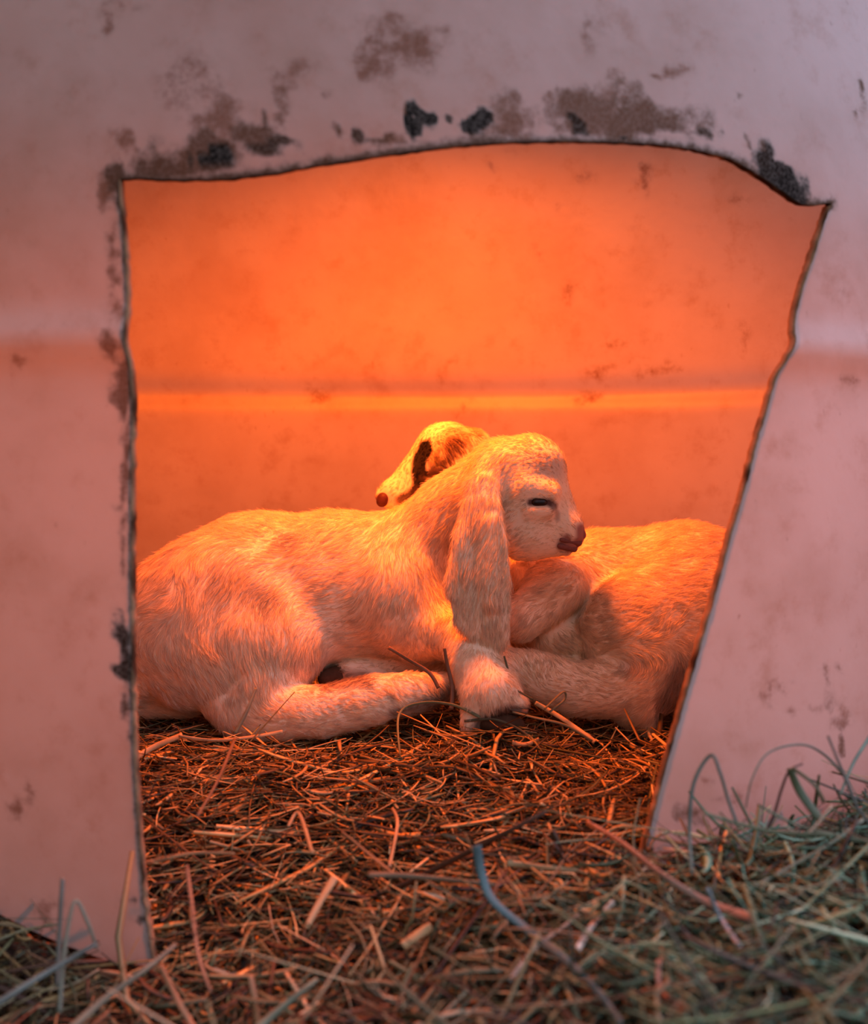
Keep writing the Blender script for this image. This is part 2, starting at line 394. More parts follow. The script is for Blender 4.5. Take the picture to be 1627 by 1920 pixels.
# ------------------------------------------------------------------ kids: implicit bodies
class Kid:
    def __init__(self, vox=0.0025):
        self.pr = []; self.vox = vox
    def cap(self, a, b, k=.012, s=1.0, flow=None, L=1.0, tilt=0):
        """a, b = (px, py, Y, radius px)"""
        pa = P(*a[:3]); pb = P(*b[:3]); ra = a[3] * a[2] / F; rb = b[3] * b[2] / F
        fl = pb - pa if flow is None else np.array(flow, float)
        fl = fl / max(np.linalg.norm(fl), 1e-6)
        self.pr.append(dict(t='add', a=pa, b=pb, ra=ra, rb=rb, k=k, s=s, fl=fl, L=L))
    def chain(self, pts, **kw):
        for i, (a, b) in enumerate(zip(pts[:-1], pts[1:])):
            if i == 1: kw = dict(kw, k=.0012)
            self.cap(a, b, **kw)
    def cut(self, a, b, k=.003, s=1.0):
        pa = P(*a[:3]); pb = P(*b[:3])
        self.pr.append(dict(t='sub', a=pa, b=pb, ra=a[3] * a[2] / F, rb=b[3] * b[2] / F, k=k, s=s))
    @staticmethod
    def dist(p, q):
        ba = q['b'] - q['a']; bb = max(float(ba @ ba), 1e-10)
        pa = (p - q['a'].astype(np.float32)).copy(); ba = ba.copy()
        if q['s'] != 1: pa[..., 1] /= q['s']; ba[1] /= q['s']; bb = max(float(ba @ ba), 1e-10)
        tt = np.clip((pa @ ba.astype(np.float32)) / bb, 0, 1)
        d = pa - tt[..., None] * ba.astype(np.float32)
        r = q['ra'] + (q['rb'] - q['ra']) * tt
        l = np.sqrt((d * d).sum(-1))
        if q['s'] != 1: # first-order distance of the squashed form
            g = np.sqrt(d[..., 0] ** 2 + (d[..., 1] / q['s']) ** 2 + d[..., 2] ** 2) / np.maximum(l, 1e-6)
            return (l - r) / np.maximum(g, 1)
        return l - r
    def build(self):
        v = self.vox
        lo = np.min([np.minimum(q['a'], q['b']) - max(q['ra'], q['rb']) for q in self.pr if q['t'] == 'add'], 0) - 4 * v
        hi = np.max([np.maximum(q['a'], q['b']) + max(q['ra'], q['rb']) for q in self.pr if q['t'] == 'add'], 0) + 4 * v
        n = np.ceil((hi - lo) / v).astype(int) + 1
        D = np.full(n, .05, np.float32); self.lo = lo; self.D = D
        ax = [lo[i] + np.arange(n[i]) * v for i in range(3)]
        for q in self.pr:
            pad = max(q['ra'], q['rb']) * max(1, q['s']) + q['k'] + .02
            i0 = np.maximum(((np.minimum(q['a'], q['b']) - pad - lo) / v).astype(int), 0)
            i1 = np.minimum(((np.maximum(q['a'], q['b']) + pad - lo) / v).astype(int) + 2, n)
            if (i1 <= i0).any(): continue
            sl = tuple(slice(a, b) for a, b in zip(i0, i1))
            g = np.stack(np.meshgrid(*[ax[i][sl[i]] for i in range(3)], indexing='ij'), -1).astype(np.float32)
            d = self.dist(g, q); cur = D[sl]; k = q['k']
            if q['t'] == 'add':
                h = np.maximum(k - np.abs(cur - d), 0) / k
                D[sl] = np.minimum(cur, d) - h * h * k * .25
            else:
                d = -d; h = np.maximum(k - np.abs(cur - d), 0) / k
                D[sl] = np.maximum(cur, d) + h * h * k * .25
        # surface nets
        nx, ny, nz_ = n
        ins = D < 0
        c = ins[:-1, :-1, :-1].astype(np.int8)
        tot = sum(ins[i:nx - 1 + i, j:ny - 1 + j, k:nz_ - 1 + k].astype(np.int8) for i in (0, 1) for j in (0, 1) for k in (0, 1))
        act = (tot > 0) & (tot < 8)
        idx = np.argwhere(act); cid = -np.ones(act.shape, np.int32); cid[act] = np.arange(len(idx))
        acc = np.zeros((len(idx), 3)); cnt = np.zeros(len(idx))
        cor = [(i, j, k) for i in (0, 1) for j in (0, 1) for k in (0, 1)]
        val = {cr: D[idx[:, 0] + cr[0], idx[:, 1] + cr[1], idx[:, 2] + cr[2]] for cr in cor}
        for A in cor:
            for ax_ in range(3):
                if A[ax_]: continue
                B = list(A); B[ax_] = 1; B = tuple(B)
                va, vb = val[A], val[B]; m = (va < 0) != (vb < 0)
                tt = np.where(m, va / np.where(m, va - vb, 1), 0)
                pt = np.array(A, float) + tt[:, None] * (np.array(B) - np.array(A))
                acc[m] += pt[m]; cnt[m] += 1
        V = lo + (idx + acc / cnt[:, None]) * v
        Q = []
        for ax_ in range(3):
            o1, o2 = [(1, 2), (2, 0), (0, 1)][ax_]
            sl0 = [slice(1, n[i] - 1) for i in range(3)]; sl0[ax_] = slice(0, n[ax_] - 1)
            sl1 = list(sl0); sl1[ax_] = slice(1, n[ax_])
            a_, b_ = ins[tuple(sl0)], ins[tuple(sl1)]
            e_ = np.argwhere(a_ != b_); off = np.array([s_.start for s_ in sl0]); flip = a_[a_ != b_]
            e_ = e_ + off
            u1 = np.zeros(3, int); u1[o1] = 1; u2 = np.zeros(3, int); u2[o2] = 1
            get = lambda w_: cid[w_[:, 0], w_[:, 1], w_[:, 2]]
            q4 = np.stack([get(e_ - u1 - u2), get(e_ - u2), get(e_), get(e_ - u1)], -1)
            q4[~flip] = q4[~flip][:, ::-1]
            Q.append(q4)
        Q = np.vstack(Q)
        # light smoothing
        ed = np.vstack([Q[:, [0, 1]], Q[:, [1, 2]], Q[:, [2, 3]], Q[:, [3, 0]]])
        for _ in range(3):
            s_ = np.zeros_like(V); w_ = np.bincount(ed.ravel(), minlength=len(V)).astype(float)
            for c_ in range(3):
                s_[:, c_] = np.bincount(ed[:, 0], V[ed[:, 1], c_], len(V)) + np.bincount(ed[:, 1], V[ed[:, 0], c_], len(V))
            V = V * .5 + .5 * s_ / w_[:, None]
        self.V, self.Q = V, Q
        fn = np.cross(V[Q[:, 2]] - V[Q[:, 0]], V[Q[:, 3]] - V[Q[:, 1]])
        self.fa = np.linalg.norm(fn, axis=1) * .5
        N = np.zeros_like(V)
        for c_ in range(4): 
            for a_ in range(3): N[:, a_] += np.bincount(Q[:, c_], fn[:, a_], len(V))
        self.N = norm(N)
        # flow and fur length per vertex
        fl = np.zeros_like(V); wl = np.zeros(len(V)); ws = np.zeros(len(V))
        for q in self.pr:
            if q['t'] != 'add': continue
            w_ = np.exp(-np.maximum(self.dist(V.astype(np.float32), q), 0) / .007)
            fl += w_[:, None] * q['fl']; wl += w_ * q['L']; ws += w_
        self.fl = norm(fl + 1e-6); self.L = wl / np.maximum(ws, 1e-6)
    def inside(self, p, pad=0.0):
        i = np.round((p - self.lo) / self.vox).astype(int)
        okk = ((i >= 0) & (i < np.array(self.D.shape))).all(1); r = np.zeros(len(p), bool)
        j = i[okk]; r[okk] = self.D[j[:, 0], j[:, 1], j[:, 2]] < pad
        return r

def fur(kid, name, n, cols, mat, parent, length=.0125, rad=.00017, bald=None, lift=.30, seed=1):
    rg = np.random.default_rng(seed)
    V, Q, N = kid.V, kid.Q, kid.N
    fc_ = V[Q].mean(1); fnn = norm(N[Q].sum(1)); view = norm(CAM - fc_)
    vis = (fnn * view).sum(1) > -.35
    fi = rg.choice(np.flatnonzero(vis), n, p=kid.fa[vis] / kid.fa[vis].sum())
    a, b_ = rg.random(n), rg.random(n)
    wq = np.stack([(1 - a) * (1 - b_), a * (1 - b_), a * b_, (1 - a) * b_], -1)[..., None]
    q = Q[fi]
    root = (V[q] * wq).sum(1); nn = norm((N[q] * wq).sum(1)); fl = (kid.fl[q] * wq).sum(1)
    L = (kid.L[q] * wq[..., 0]).sum(1); cc = (cols[q] * wq).sum(1)
    if bald is not None:
        bl = (bald[q] * wq[..., 0]).sum(1); keep = bl < .5
        root, nn, fl, L, cc = root[keep], nn[keep], fl[keep], L[keep], cc[keep]; n = len(root)
    fl = fl + .34 * vnoise(root, 34) + .15 * vnoise(root, 190)
    tdir = norm(fl - nn * (fl * nn).sum(1, keepdims=True))
    tdir = norm(tdir + rg.normal(size=(n, 3)) * .13)
    LL = np.maximum(length * L, .0068) * rg.uniform(.55, 1.15, n)
    # clumps
    nc = max(n // 14, 1); ci = rg.choice(n, nc, replace=False)
    kd = kdtree.KDTree(nc)
    for j, i in enumerate(ci): kd.insert(root[i], j)
    kd.balance()
    near_ = np.array([kd.find(r_)[1] for r_ in root]); C = root[ci[near_]] - root
    tl = np.linalg.norm(C, axis=1, keepdims=True); C = C * np.minimum(1, .004 / np.maximum(tl, 1e-6))
    s_ = np.array([0, .25, .5, .75, 1.0])
    curl = vnoise(root + 5, 120) * .12
    pts = root[:, None] - nn[:, None] * .0008 + LL[:, None, None] * (tdir[:, None] * s_[None, :, None] + nn[:, None] * (lift * s_ * (1.15 - .75 * s_))[None, :, None] + curl[:, None] * (s_ ** 2)[None, :, None]) \
        + C[:, None] * (s_ ** 1.4)[None, :, None] * .75
    cu = bpy.data.hair_curves.new(name); cu.add_curves([5] * n)
    cu.attributes['position'].data.foreach_set('vector', pts.astype(np.float32).ravel())
    ra = cu.attributes.get('radius') or cu.attributes.new('radius', 'FLOAT', 'POINT')
    ra.data.foreach_set('value', np.tile(rad * np.array([1, 1, .85, .6, .15]), n).astype(np.float32))
    ca = cu.attributes.new('col', 'FLOAT_COLOR', 'CURVE')
    c4 = np.ones((n, 4), np.float32); c4[:, :3] = cc * rg.uniform(.80, 1.06, (n, 1)) * rg.uniform(.80, 1.10, (nc, 1))[near_]; ca.data.foreach_set('color', np.clip(c4, 0, 1).ravel())  # random tone per clump stands in for shadow streaks in the fur
    cu.materials.append(mat)
    o = bpy.data.objects.new(name, cu); COL.objects.link(o); o.parent = parent
    return o

m_skin = attr_mat('kid_skin', rough=.75, spec=.2)
m_fur = attr_mat('kid_fur', rough=.6, spec=.25, transl=.3)
m_eye = plain_mat('kid_eye', (.012, .008, .006), .3, .4, .0)
m_nose = attr_mat('kid_nose', rough=.6, spec=.2, noise=.35, nscale=500)
m_hoof = plain_mat('kid_hoof', (.085, .045, .024), .8, .15)
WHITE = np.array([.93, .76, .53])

def seg_d(px, py, poly):
    d = np.full(len(px), 1e9)
    for (x0, y0), (x1, y1) in zip(poly[:-1], poly[1:]):
        vx, vy = x1 - x0, y1 - y0; tt = np.clip(((px - x0) * vx + (py - y0) * vy) / (vx * vx + vy * vy + 1e-9), 0, 1)
        d = np.minimum(d, np.hypot(px - x0 - tt * vx, py - y0 - tt * vy))
    return d

def blob(name, prims, mat, parent, cols=(.5, .2, .18), vox=.0011, label=None, dark=None):
    k = Kid(vox); k.pr = []
    for p_ in prims:
        (k.cut if p_[0] == 'cut' else k.cap)(*p_[1:3], **(p_[3] if len(p_) > 3 else {}))
    k.build()
    c = np.tile(np.array(cols, float), (len(k.V), 1))
    if dark is not None: c = dark(k.V, c)
    o = mesh_obj(name, k.V, k.Q, mat, parent, cols=c)
    if label: o['label'] = label
    return o

# ---- kid lying in front, head to the right
A = Kid()
back = (-1, 0, -.15)
A.cap((335,1180,1.47,132), (480,1112,1.46,145), k=.02, s=.85, flow=(-1, 0, -.35))
A.cap((480,1112,1.46,145), (640,1105,1.46,140), k=.02, s=.85, flow=(-1, 0, -.3))
A.cap((640,1105,1.46,140), (765,1090,1.45,126), k=.02, s=.85, flow=(-.75, 0, -.65))
A.cap((765,1110,1.44,122), (790,1120,1.44,105), k=.03, s=.85, flow=(-.2, 0, -1))
A.cap((745,1110,1.40,70), (790,1180,1.395,62), k=.035, s=.8, flow=(-.1, 0, -1))        # shoulder
A.cap((790,1150,1.40,60), (850,1190,1.375,44), k=.02, s=.9, flow=(-.1, 0, -1))
A.cap((785,1045,1.44,92), (860,968,1.42,72), k=.03, s=.85, flow=(-.5, 0, -.8))         # neck
A.cap((860,968,1.42,72), (935,890,1.395,62), k=.03, flow=(-.6, 0, -.7))
# haunch and hind leg
A.cap((385,1150,1.415,138), (492,1205,1.395,100), k=.035, s=.72, flow=(-.55, 0, -.75), L=1.25)
A.cap((320,1195,1.42,112), (400,1235,1.395,90), k=.035, s=.8, flow=(.35, 0, -.6), L=1.2)
A.cap((500,1215,1.39,92), (488,1290,1.38,76), k=.03, s=.8, flow=(.1, 0, -1), L=1.1)
A.cap((400,1240,1.395,76), (350,1262,1.40,66), k=.02, s=.9, flow=(.5, 0, -.5), L=1.15)
A.cap((270,1255,1.43,92), (300,1285,1.44,60), k=.015, s=.9, flow=(.7, 0, -.3))
A.cap((240,1300,1.42,46), (350,1310,1.42,34), k=.004, s=.9, flow=(1, 0, -.1))          # tail tucked under
A.cap((485,1290,1.375,74), (440,1330,1.37,42), k=.012, s=.85, flow=(0, 0, -1))
A.cap((432,1322,1.372,44), (405,1318,1.378,30), k=.008, s=.9, flow=(0, 0, -1))
A.cap((465,1345,1.365,42), (530,1345,1.36,42), k=.012, s=.9, flow=(.6, 0, -.5))
A.chain([(500,1332,1.362,52), (600,1335,1.35,49), (700,1312,1.345,47), (765,1298,1.345,37), (838,1290,1.345,28)], k=.008, s=.85, flow=(1, 0, -.1), L=.8)
A.cap((760,1318,1.345,22), (800,1312,1.345,18), k=.008, L=.6, flow=(1, 0, -.5))        # dew claw pad
# folded far foreleg
A.chain([(820,1240,1.44,42), (720,1258,1.425,30), (655,1262,1.41,24)], k=.006, flow=(-1, 0, 0), L=.6)
# near foreleg
A.chain([(862,1196,1.348,40), (892,1248,1.322,50), (920,1296,1.300,52)], k=.012, s=.75, flow=(.35, 0, -1), L=.7)
A.cap((896,1305,1.302,34), (884,1354,1.295,21), k=.01, s=.8, flow=(-.1, 0, -1), L=.7)
A.cap((936,1298,1.302,44), (970,1318,1.296,21), k=.01, s=.8, flow=(.8, 0, -.6), L=.7)
A.cap((790,1170,1.39,52), (860,1195,1.355,40), k=.01, s=.9, flow=(.4, 0, -.8), L=.8)
# head
A.cap((965,884,1.385,64), (992,874,1.385,58), k=.015, flow=(-.6, 0, .3), L=.75)
A.cap((1003,890,1.378,55), (1062,985,1.365,28), k=.02, s=.9, flow=(-.45, 0, .8), L=.45)
A.cap((965,965,1.375,66), (992,985,1.372,60), k=.022, s=.85, flow=(-.5, 0, -.5), L=.6)
A.cap((985,1002,1.372,50), (1056,1020,1.365,23), k=.012, s=.85, flow=(-1, 0, -.2), L=.5)
A.cap((1064,990,1.363,29), (1070,1002,1.363,27), k=.008, s=.95, flow=(-.8, 0, .4), L=.3)
A.cap((985,915,1.345,16), (1035,922,1.342,12), k=.018, s=.8, flow=(-.8, 0, .5), L=.45)     # brow
A.cap((996,958,1.340,10), (1030,957,1.340,8), k=.014, s=.8, flow=(-.8, 0, -.3), L=.35)     # lower lid
# ear
A.cap((925,880,1.36,34), (902,925,1.338,32), k=.015, s=.6, flow=(-.5, 0, -1), L=.9)
A.chain([(903,920,1.335,32), (902,965,1.325,41), (899,1020,1.318,53), (897,1090,1.313,61), (904,1150,1.313,56), (918,1185,1.315,40), (934,1207,1.317,17)], k=.005, s=.22, flow=(.0, 0, -1), L=1.0)
A.cap((864,1010,1.318,8), (848,1110,1.311,9), k=.008, s=.9, flow=(0, 0, -1), L=.9)
A.cap((920,980,1.318,10), (922,1130,1.303,11), k=.012, s=.8, flow=(.1, 0, -1), L=.9)
A.cut((886,975,1.312,5), (888,1150,1.298,7), k=.006)
A.cut((936,975,1.314,4), (946,1080,1.303,5), k=.005)
A.cut((868,1040,1.306,3), (866,1120,1.302,4), k=.004)
# eye slit, mouth line
A.cut((999,941,1.332,8), (1024,942,1.332,7), k=.004)
A.cut((1024,943,1.332,4), (1036,948,1.336,2), k=.003)
A.cut((1046,1014,1.338,3), (1090,1019,1.352,4.5), k=.003)
# skin folds: base of the neck, flank
for a_, b_ in (((800,985,1.365,3), (836,1098,1.352,4)), ((815,972,1.362,2.5), (842,1060,1.352,3)), ((592,1135,1.352,3), (604,1222,1.352,4)), ((632,1180,1.348,2.5), (642,1228,1.350,3)), ((655,1150,1.345,2), (662,1200,1.345,2))):
    A.cut(a_, b_, k=.006)
A.cut((452,1262,1.340,5), (424,1300,1.345,5), k=.010)
A.cut((508,1292,1.325,4), (524,1340,1.322,4), k=.012)
A.build()
# ---- kid lying behind to the right, head at the back facing left
B = Kid()
B.cap((1035,1150,1.49,94), (1130,1118,1.50,118), k=.02, s=.85, flow=(.9, 0, -.4))
B.cap((1130,1118,1.50,118), (1285,1112,1.50,128), k=.02, s=.85, flow=(1, 0, -.2))
B.cap((1285,1112,1.50,128), (1390,1140,1.50,122), k=.02, s=.85, flow=(1, 0, -.3))
B.cap((1270,1150,1.46,136), (1195,1190,1.42,110), k=.010, s=.8, flow=(.85, 0, .1), L=1.15)
B.cap((1195,1190,1.43,108), (1205,1262,1.405,82), k=.025, s=.8, flow=(-.25, 0, -1), L=1.2)
B.cap((1330,1180,1.45,110), (1260,1235,1.42,80), k=.025, s=.8, flow=(-.2, 0, -1), L=1.2)
B.cap((1205,1262,1.405,80), (1190,1320,1.39,44), k=.015, s=.85, flow=(.1, 0, -1), L=1.1)
B.chain([(1178,1290,1.385,58), (1080,1294,1.375,50), (1005,1268,1.37,46), (925,1250,1.372,38)], k=.012, s=.85, flow=(-1, 0, .1), L=.8)
B.cap((1195,1330,1.385,36), (1212,1350,1.385,26), k=.01, L=.9, flow=(0, 0, -1))
B.cap((1290,1310,1.455,56), (1330,1300,1.455,70), k=.006, flow=(.2, 0, -1))
B.cap((1046,1105,1.425,50), (978,1162,1.400,40), k=.005, s=.8, flow=(-.8, 0, -.7))      # forearm
B.cap((1040,1195,1.44,46), (1100,1190,1.45,50), k=.012, flow=(.7, 0, -.6))
B.cap((1010,1262,1.42,34), (1085,1262,1.42,32), k=.005, flow=(-1, 0, 0), L=.6)
B.cap((1000,1090,1.46,52), (1075,1075,1.47,60), k=.02, flow=(.6, 0, -.4), L=.9)
# neck hidden behind the other kid's head
B.cap((1030,1085,1.50,80), (950,975,1.53,62), k=.02, flow=(.7, 0, -.7))
B.cap((950,975,1.53,62), (880,890,1.545,58), k=.02, flow=(.7, 0, -.7))
# head
B.cap((868,862,1.55,64), (842,850,1.55,54), k=.015, flow=(.8, 0, .3), L=.6)
B.cap((828,852,1.545,52), (738,925,1.53,24), k=.02, s=.85, flow=(.7, 0, .6), L=.45)
B.cap((850,905,1.545,50), (750,938,1.53,20), k=.015, s=.85, flow=(1, 0, -.1), L=.5)
B.cap((733,924,1.528,24), (722,931,1.528,19), k=.008, s=.9, flow=(.8, 0, .4), L=.3)
B.cap((852,832,1.515,22), (826,868,1.508,17), k=.012, s=.7, flow=(.6, 0, -1), L=.8)     # brow and ear root
B.cap((880,840,1.512,24), (858,888,1.505,16), k=.010, s=.5, flow=(-.2, 0, -1), L=.8)
B.cut((800,888,1.500,3), (820,880,1.494,4), k=.004)
B.cut((820,880,1.494,4), (848,886,1.494,3), k=.004)
for a_, b_ in (((1150,1050,1.405,3), (1118,1120,1.395,3)), ((1110,1080,1.40,2.5), (1088,1150,1.39,3)), ((1085,1195,1.37,3), (1112,1235,1.36,3))):
    B.cut(a_, b_, k=.008)
B.build()

def make_kid(K, name, label, cols, bald, nfur, seed, extra):
    root = bpy.data.objects.new(name, None); COL.objects.link(root)
    o = mesh_obj('body', K.V, K.Q, m_skin, root, cols=cols)
    fur(K, 'fur', nfur, cols, m_fur, root, bald=bald, seed=seed)
    tag(root, label, 'goat kid', 'goat kids in the shelter')
    extra(root)
    return root
# coat of kid A
px, py = proj(A.V); n3 = vnoise(A.V, 60)[:, 0]; n4 = vnoise(A.V, 25)[:, 1]
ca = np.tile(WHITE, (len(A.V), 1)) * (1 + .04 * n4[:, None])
bald = np.zeros(len(A.V))
PINK = np.array([.42, .17, .13])
def paint(cols, d, r, soft, c, amt=1.0):
    w_ = (amt * np.clip((r + soft - d) / soft, 0, 1))[:, None]
    return cols * (1 - w_) + np.array(c) * w_
front_a = A.V[:, 1] < 1.40
dn = seg_d(px, py, [(1090, 992), (1090, 1010), (1075, 1026), (1054, 1022), (1062, 1012)])
ca = paint(ca, np.where(front_a, dn, 999), 6, 9, (.36, .17, .13)); bald = np.maximum(bald, (dn < 8) & front_a)
dey = seg_d(px, py, [(994, 942), (1028, 942), (1038, 948)])
ca = paint(ca, np.where(front_a, dey, 999), 4, 6, (.10, .05, .04)); bald = np.maximum(bald, (dey < 6) & front_a)
dt = seg_d(px, py, [(1038, 950), (1045, 962), (1045, 974)]); ca = paint(ca, np.where(front_a, dt, 999), 2, 5, (.33, .25, .19), .7)
dg = seg_d(px, py, [(995, 860), (1040, 880)]); ca = paint(ca, np.where(front_a, dg, 999), 10, 22, (.50, .42, .34), .5)
# soiled patches low on the legs
dl = seg_d(px, py, [(735, 1338), (800, 1322), (842, 1300)]); ca = paint(ca, dl + 6 * n3, 6, 14, (.22, .15, .10), .8)
dl = seg_d(px, py, [(600, 1275), (650, 1275), (680, 1280)]); ca = paint(ca, dl + 5 * n3, 16, 12, (.25, .13, .07), .8)
dl = seg_d(px, py, [(905, 1362), (960, 1345), (1000, 1340)]); ca = paint(ca, dl + 8 * n3, 18, 10, (.15, .09, .06), .9)
for q in ((420, 1080, 60), (490, 1120, 40), (560, 1010, 20)): ca = paint(ca, np.hypot(px - q[0], (py - q[1]) * 1.6) + 14 * n3, 12, q[2], (.40, .34, .28), .75)  # shading of haunch and back painted into the coat as grey patches

def extra_a(root):
    blob('eye', [('add', (1004,942,1.3385,8.5), (1019,942,1.3385,7.5), dict(s=.8))], m_eye, root, label='half-open dark eye')
    def nd(V, c):
        x, y = proj(V); return paint(c, seg_d(x, y, [(1086, 1003), (1090, 1010)]), 2, 3, (.05, .015, .012))
    blob('nose', [('add', (1085,993,1.361,10), (1089,1003,1.361,10), dict(s=1.3)), ('cut', (1088,1001,1.349,3.4), (1094,1006,1.352,3)), ], m_nose, root, cols=(.34, .12, .10), dark=nd, label='bare pink nose')
    blob('lips', [('add', (1052,1012,1.3475,4), (1084,1017,1.357,8), dict(s=1.1)), ('add', (1050,1024,1.350,6), (1076,1029,1.358,7), dict(s=1.1, k=.001))], m_nose, root, cols=(.24, .095, .075), label='dark pink closed lips')
    for (a_, b_, lb) in (((915,1350,1.298,25), (948,1364,1.290,17), 'muddy hoof of the bent near foreleg'), ((640,1266,1.408,20), (612,1272,1.405,17), 'dirt-caked hoof of the folded foreleg')):
        blob('hoof', [('add', a_, b_, dict(s=.9)), ('add', (a_[0] + 18, a_[1] - 6, a_[2], a_[3] * .8), (b_[0] + 22, b_[1] - 4, b_[2], b_[3] * .85), dict(s=.9, k=.002))], m_hoof, root, label=lb)
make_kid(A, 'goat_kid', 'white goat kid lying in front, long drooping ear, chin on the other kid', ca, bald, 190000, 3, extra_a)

px, py = proj(B.V); n3 = vnoise(B.V, 90)[:, 0]; n5 = vnoise(B.V, 300)[:, 1]
cb = np.tile(WHITE, (len(B.V), 1)); baldb = np.zeros(len(B.V))
hd = (px < 930) & (py < 975)
h_ = lambda d: np.where(hd, d, 999)
cb = paint(cb, h_(seg_d(px, py, [(880, 812), (850, 818), (820, 838), (800, 850)]) + 3 * n5), 10, 14, (.42, .24, .13), .75)
cb = paint(cb, h_(seg_d(px, py, [(797, 838), (788, 858), (784, 885), (788, 905), (780, 922)]) + 1.5 * n5), 11, 6, (.010, .006, .005))
cb = paint(cb, h_(seg_d(px, py, [(780, 920), (762, 932), (750, 938)]) + 1.5 * n5), 5, 8, (.06, .03, .02), .9)
cb = paint(cb, h_(seg_d(px, py, [(795, 897), (812, 889), (835, 890)]) + 1.5 * n5), 4, 6, (.07, .035, .025), .9)
cb = paint(cb, h_(seg_d(px, py, [(852, 836), (838, 856), (826, 866)]) + 3 * n5), 11, 13, (.12, .055, .03), .9)
cb = paint(cb, h_(seg_d(px, py, [(800, 889), (820, 881), (846, 880)])), 4, 3, (.015, .008, .008))
baldb = np.maximum(baldb, hd & (seg_d(px, py, [(798, 891), (820, 881), (848, 880)]) < 6))
cb = paint(cb, h_(np.hypot(px - 714, py - 938)), 9, 6, (.2, .07, .06)); baldb = np.maximum(baldb, hd & (np.hypot(px - 714, py - 938) < 15))
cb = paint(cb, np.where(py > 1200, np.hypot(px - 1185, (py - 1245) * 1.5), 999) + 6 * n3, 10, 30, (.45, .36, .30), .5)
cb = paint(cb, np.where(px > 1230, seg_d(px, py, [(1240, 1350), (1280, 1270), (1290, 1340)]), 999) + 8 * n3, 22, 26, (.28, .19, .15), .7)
def extra_b(root):
    def nd(V, c):
        x, y = proj(V); return paint(c, np.hypot(x - 722, y - 938), 6, 6, (.08, .02, .018))
    blob('nose', [('add', (718,934,1.518,11), (716,940,1.518,11), dict(s=1.3)), ('cut', (724,936,1.498,4), (729,940,1.503,3))], m_nose, root, cols=(.075, .022, .022), dark=nd, label='bare reddish nose')
    blob('eyelid', [('add', (802,889,1.506,3), (822,882,1.502,6), dict(s=.8)), ('add', (822,882,1.502,6), (846,882,1.502,4), dict(s=.8))], m_nose, root, cols=(.07, .035, .03), label='dark closed eyelid')
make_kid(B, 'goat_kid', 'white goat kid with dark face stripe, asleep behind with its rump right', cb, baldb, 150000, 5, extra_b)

# ------------------------------------------------------------------ ground under the hay
gxs = np.concatenate([np.linspace(-6, -1, 12)[:-1], np.linspace(-1, 1.1, 120), np.linspace(1.1, 6, 12)[1:]])
gys = np.concatenate([np.linspace(-4, .3, 10)[:-1], np.linspace(.3, 1.95, 100), np.linspace(1.95, 9, 14)[1:]])
GX, GY = np.meshgrid(gxs, gys)
gv = np.stack([GX.ravel(), GY.ravel(), (hay_h(GX, GY) - .020).ravel()], -1)
gv[:, 2] += vnoise(gv, 40)[:, 0] * .003
nx_ = len(gxs)
gf = np.array([(j * nx_ + i, j * nx_ + i + 1, (j + 1) * nx_ + i + 1, (j + 1) * nx_ + i) for j in range(len(gys) - 1) for i in range(nx_ - 1)])
m_soil = plain_mat('trodden_litter', (.028, .018, .010), .95, .1)
gr_ = mesh_obj('ground', gv, gf, m_soil); gr_['kind'] = 'structure'

# ------------------------------------------------------------------ hay
def strands(paths, widths, thick, cols, name, mat, twist=None):
    """paths (n, m, 3): every strand a closed flattened tube with four sides"""
    n, m, _ = paths.shape
    tan = norm(np.gradient(paths, axis=1))
    up = norm(np.array([0, 0, 1.0]) + RNG.normal(size=(n, 1, 3)) * .55)
    side = norm(np.cross(tan, up)); nrm = np.cross(side, tan)
    pr = np.linspace(0, 1, m); tap = (.55 + .45 * np.sin(np.pi * np.clip(pr * .9 + .05, 0, 1)))[None, :, None]
    w_ = widths[:, None, None] * tap; h_ = thick[:, None, None] * tap
    ring = np.stack([paths + side * w_, paths + nrm * h_, paths - side * w_, paths - nrm * h_], 2)   # n,m,4,3
    v = ring.reshape(-1, 3)
    i, j, k = np.meshgrid(np.arange(n), np.arange(m - 1), np.arange(4), indexing='ij')
    b0 = (i * m + j) * 4; k1 = (k + 1) % 4
    f = np.stack([b0 + k, b0 + k1, b0 + 4 + k1, b0 + 4 + k], -1).reshape(-1, 4)
    e0 = np.arange(n) * m * 4; e1 = e0 + (m - 1) * 4
    caps = np.vstack([np.stack([e0 + 3, e0 + 2, e0 + 1, e0], -1), np.stack([e1, e1 + 1, e1 + 2, e1 + 3], -1)])
    c = np.repeat(cols, m * 4, 0) * RNG.uniform(.85, 1.1, (n * m, 1)).repeat(4, 0)
    return mesh_obj(name, v, np.vstack([f, caps]), mat, smooth=False, cols=c)

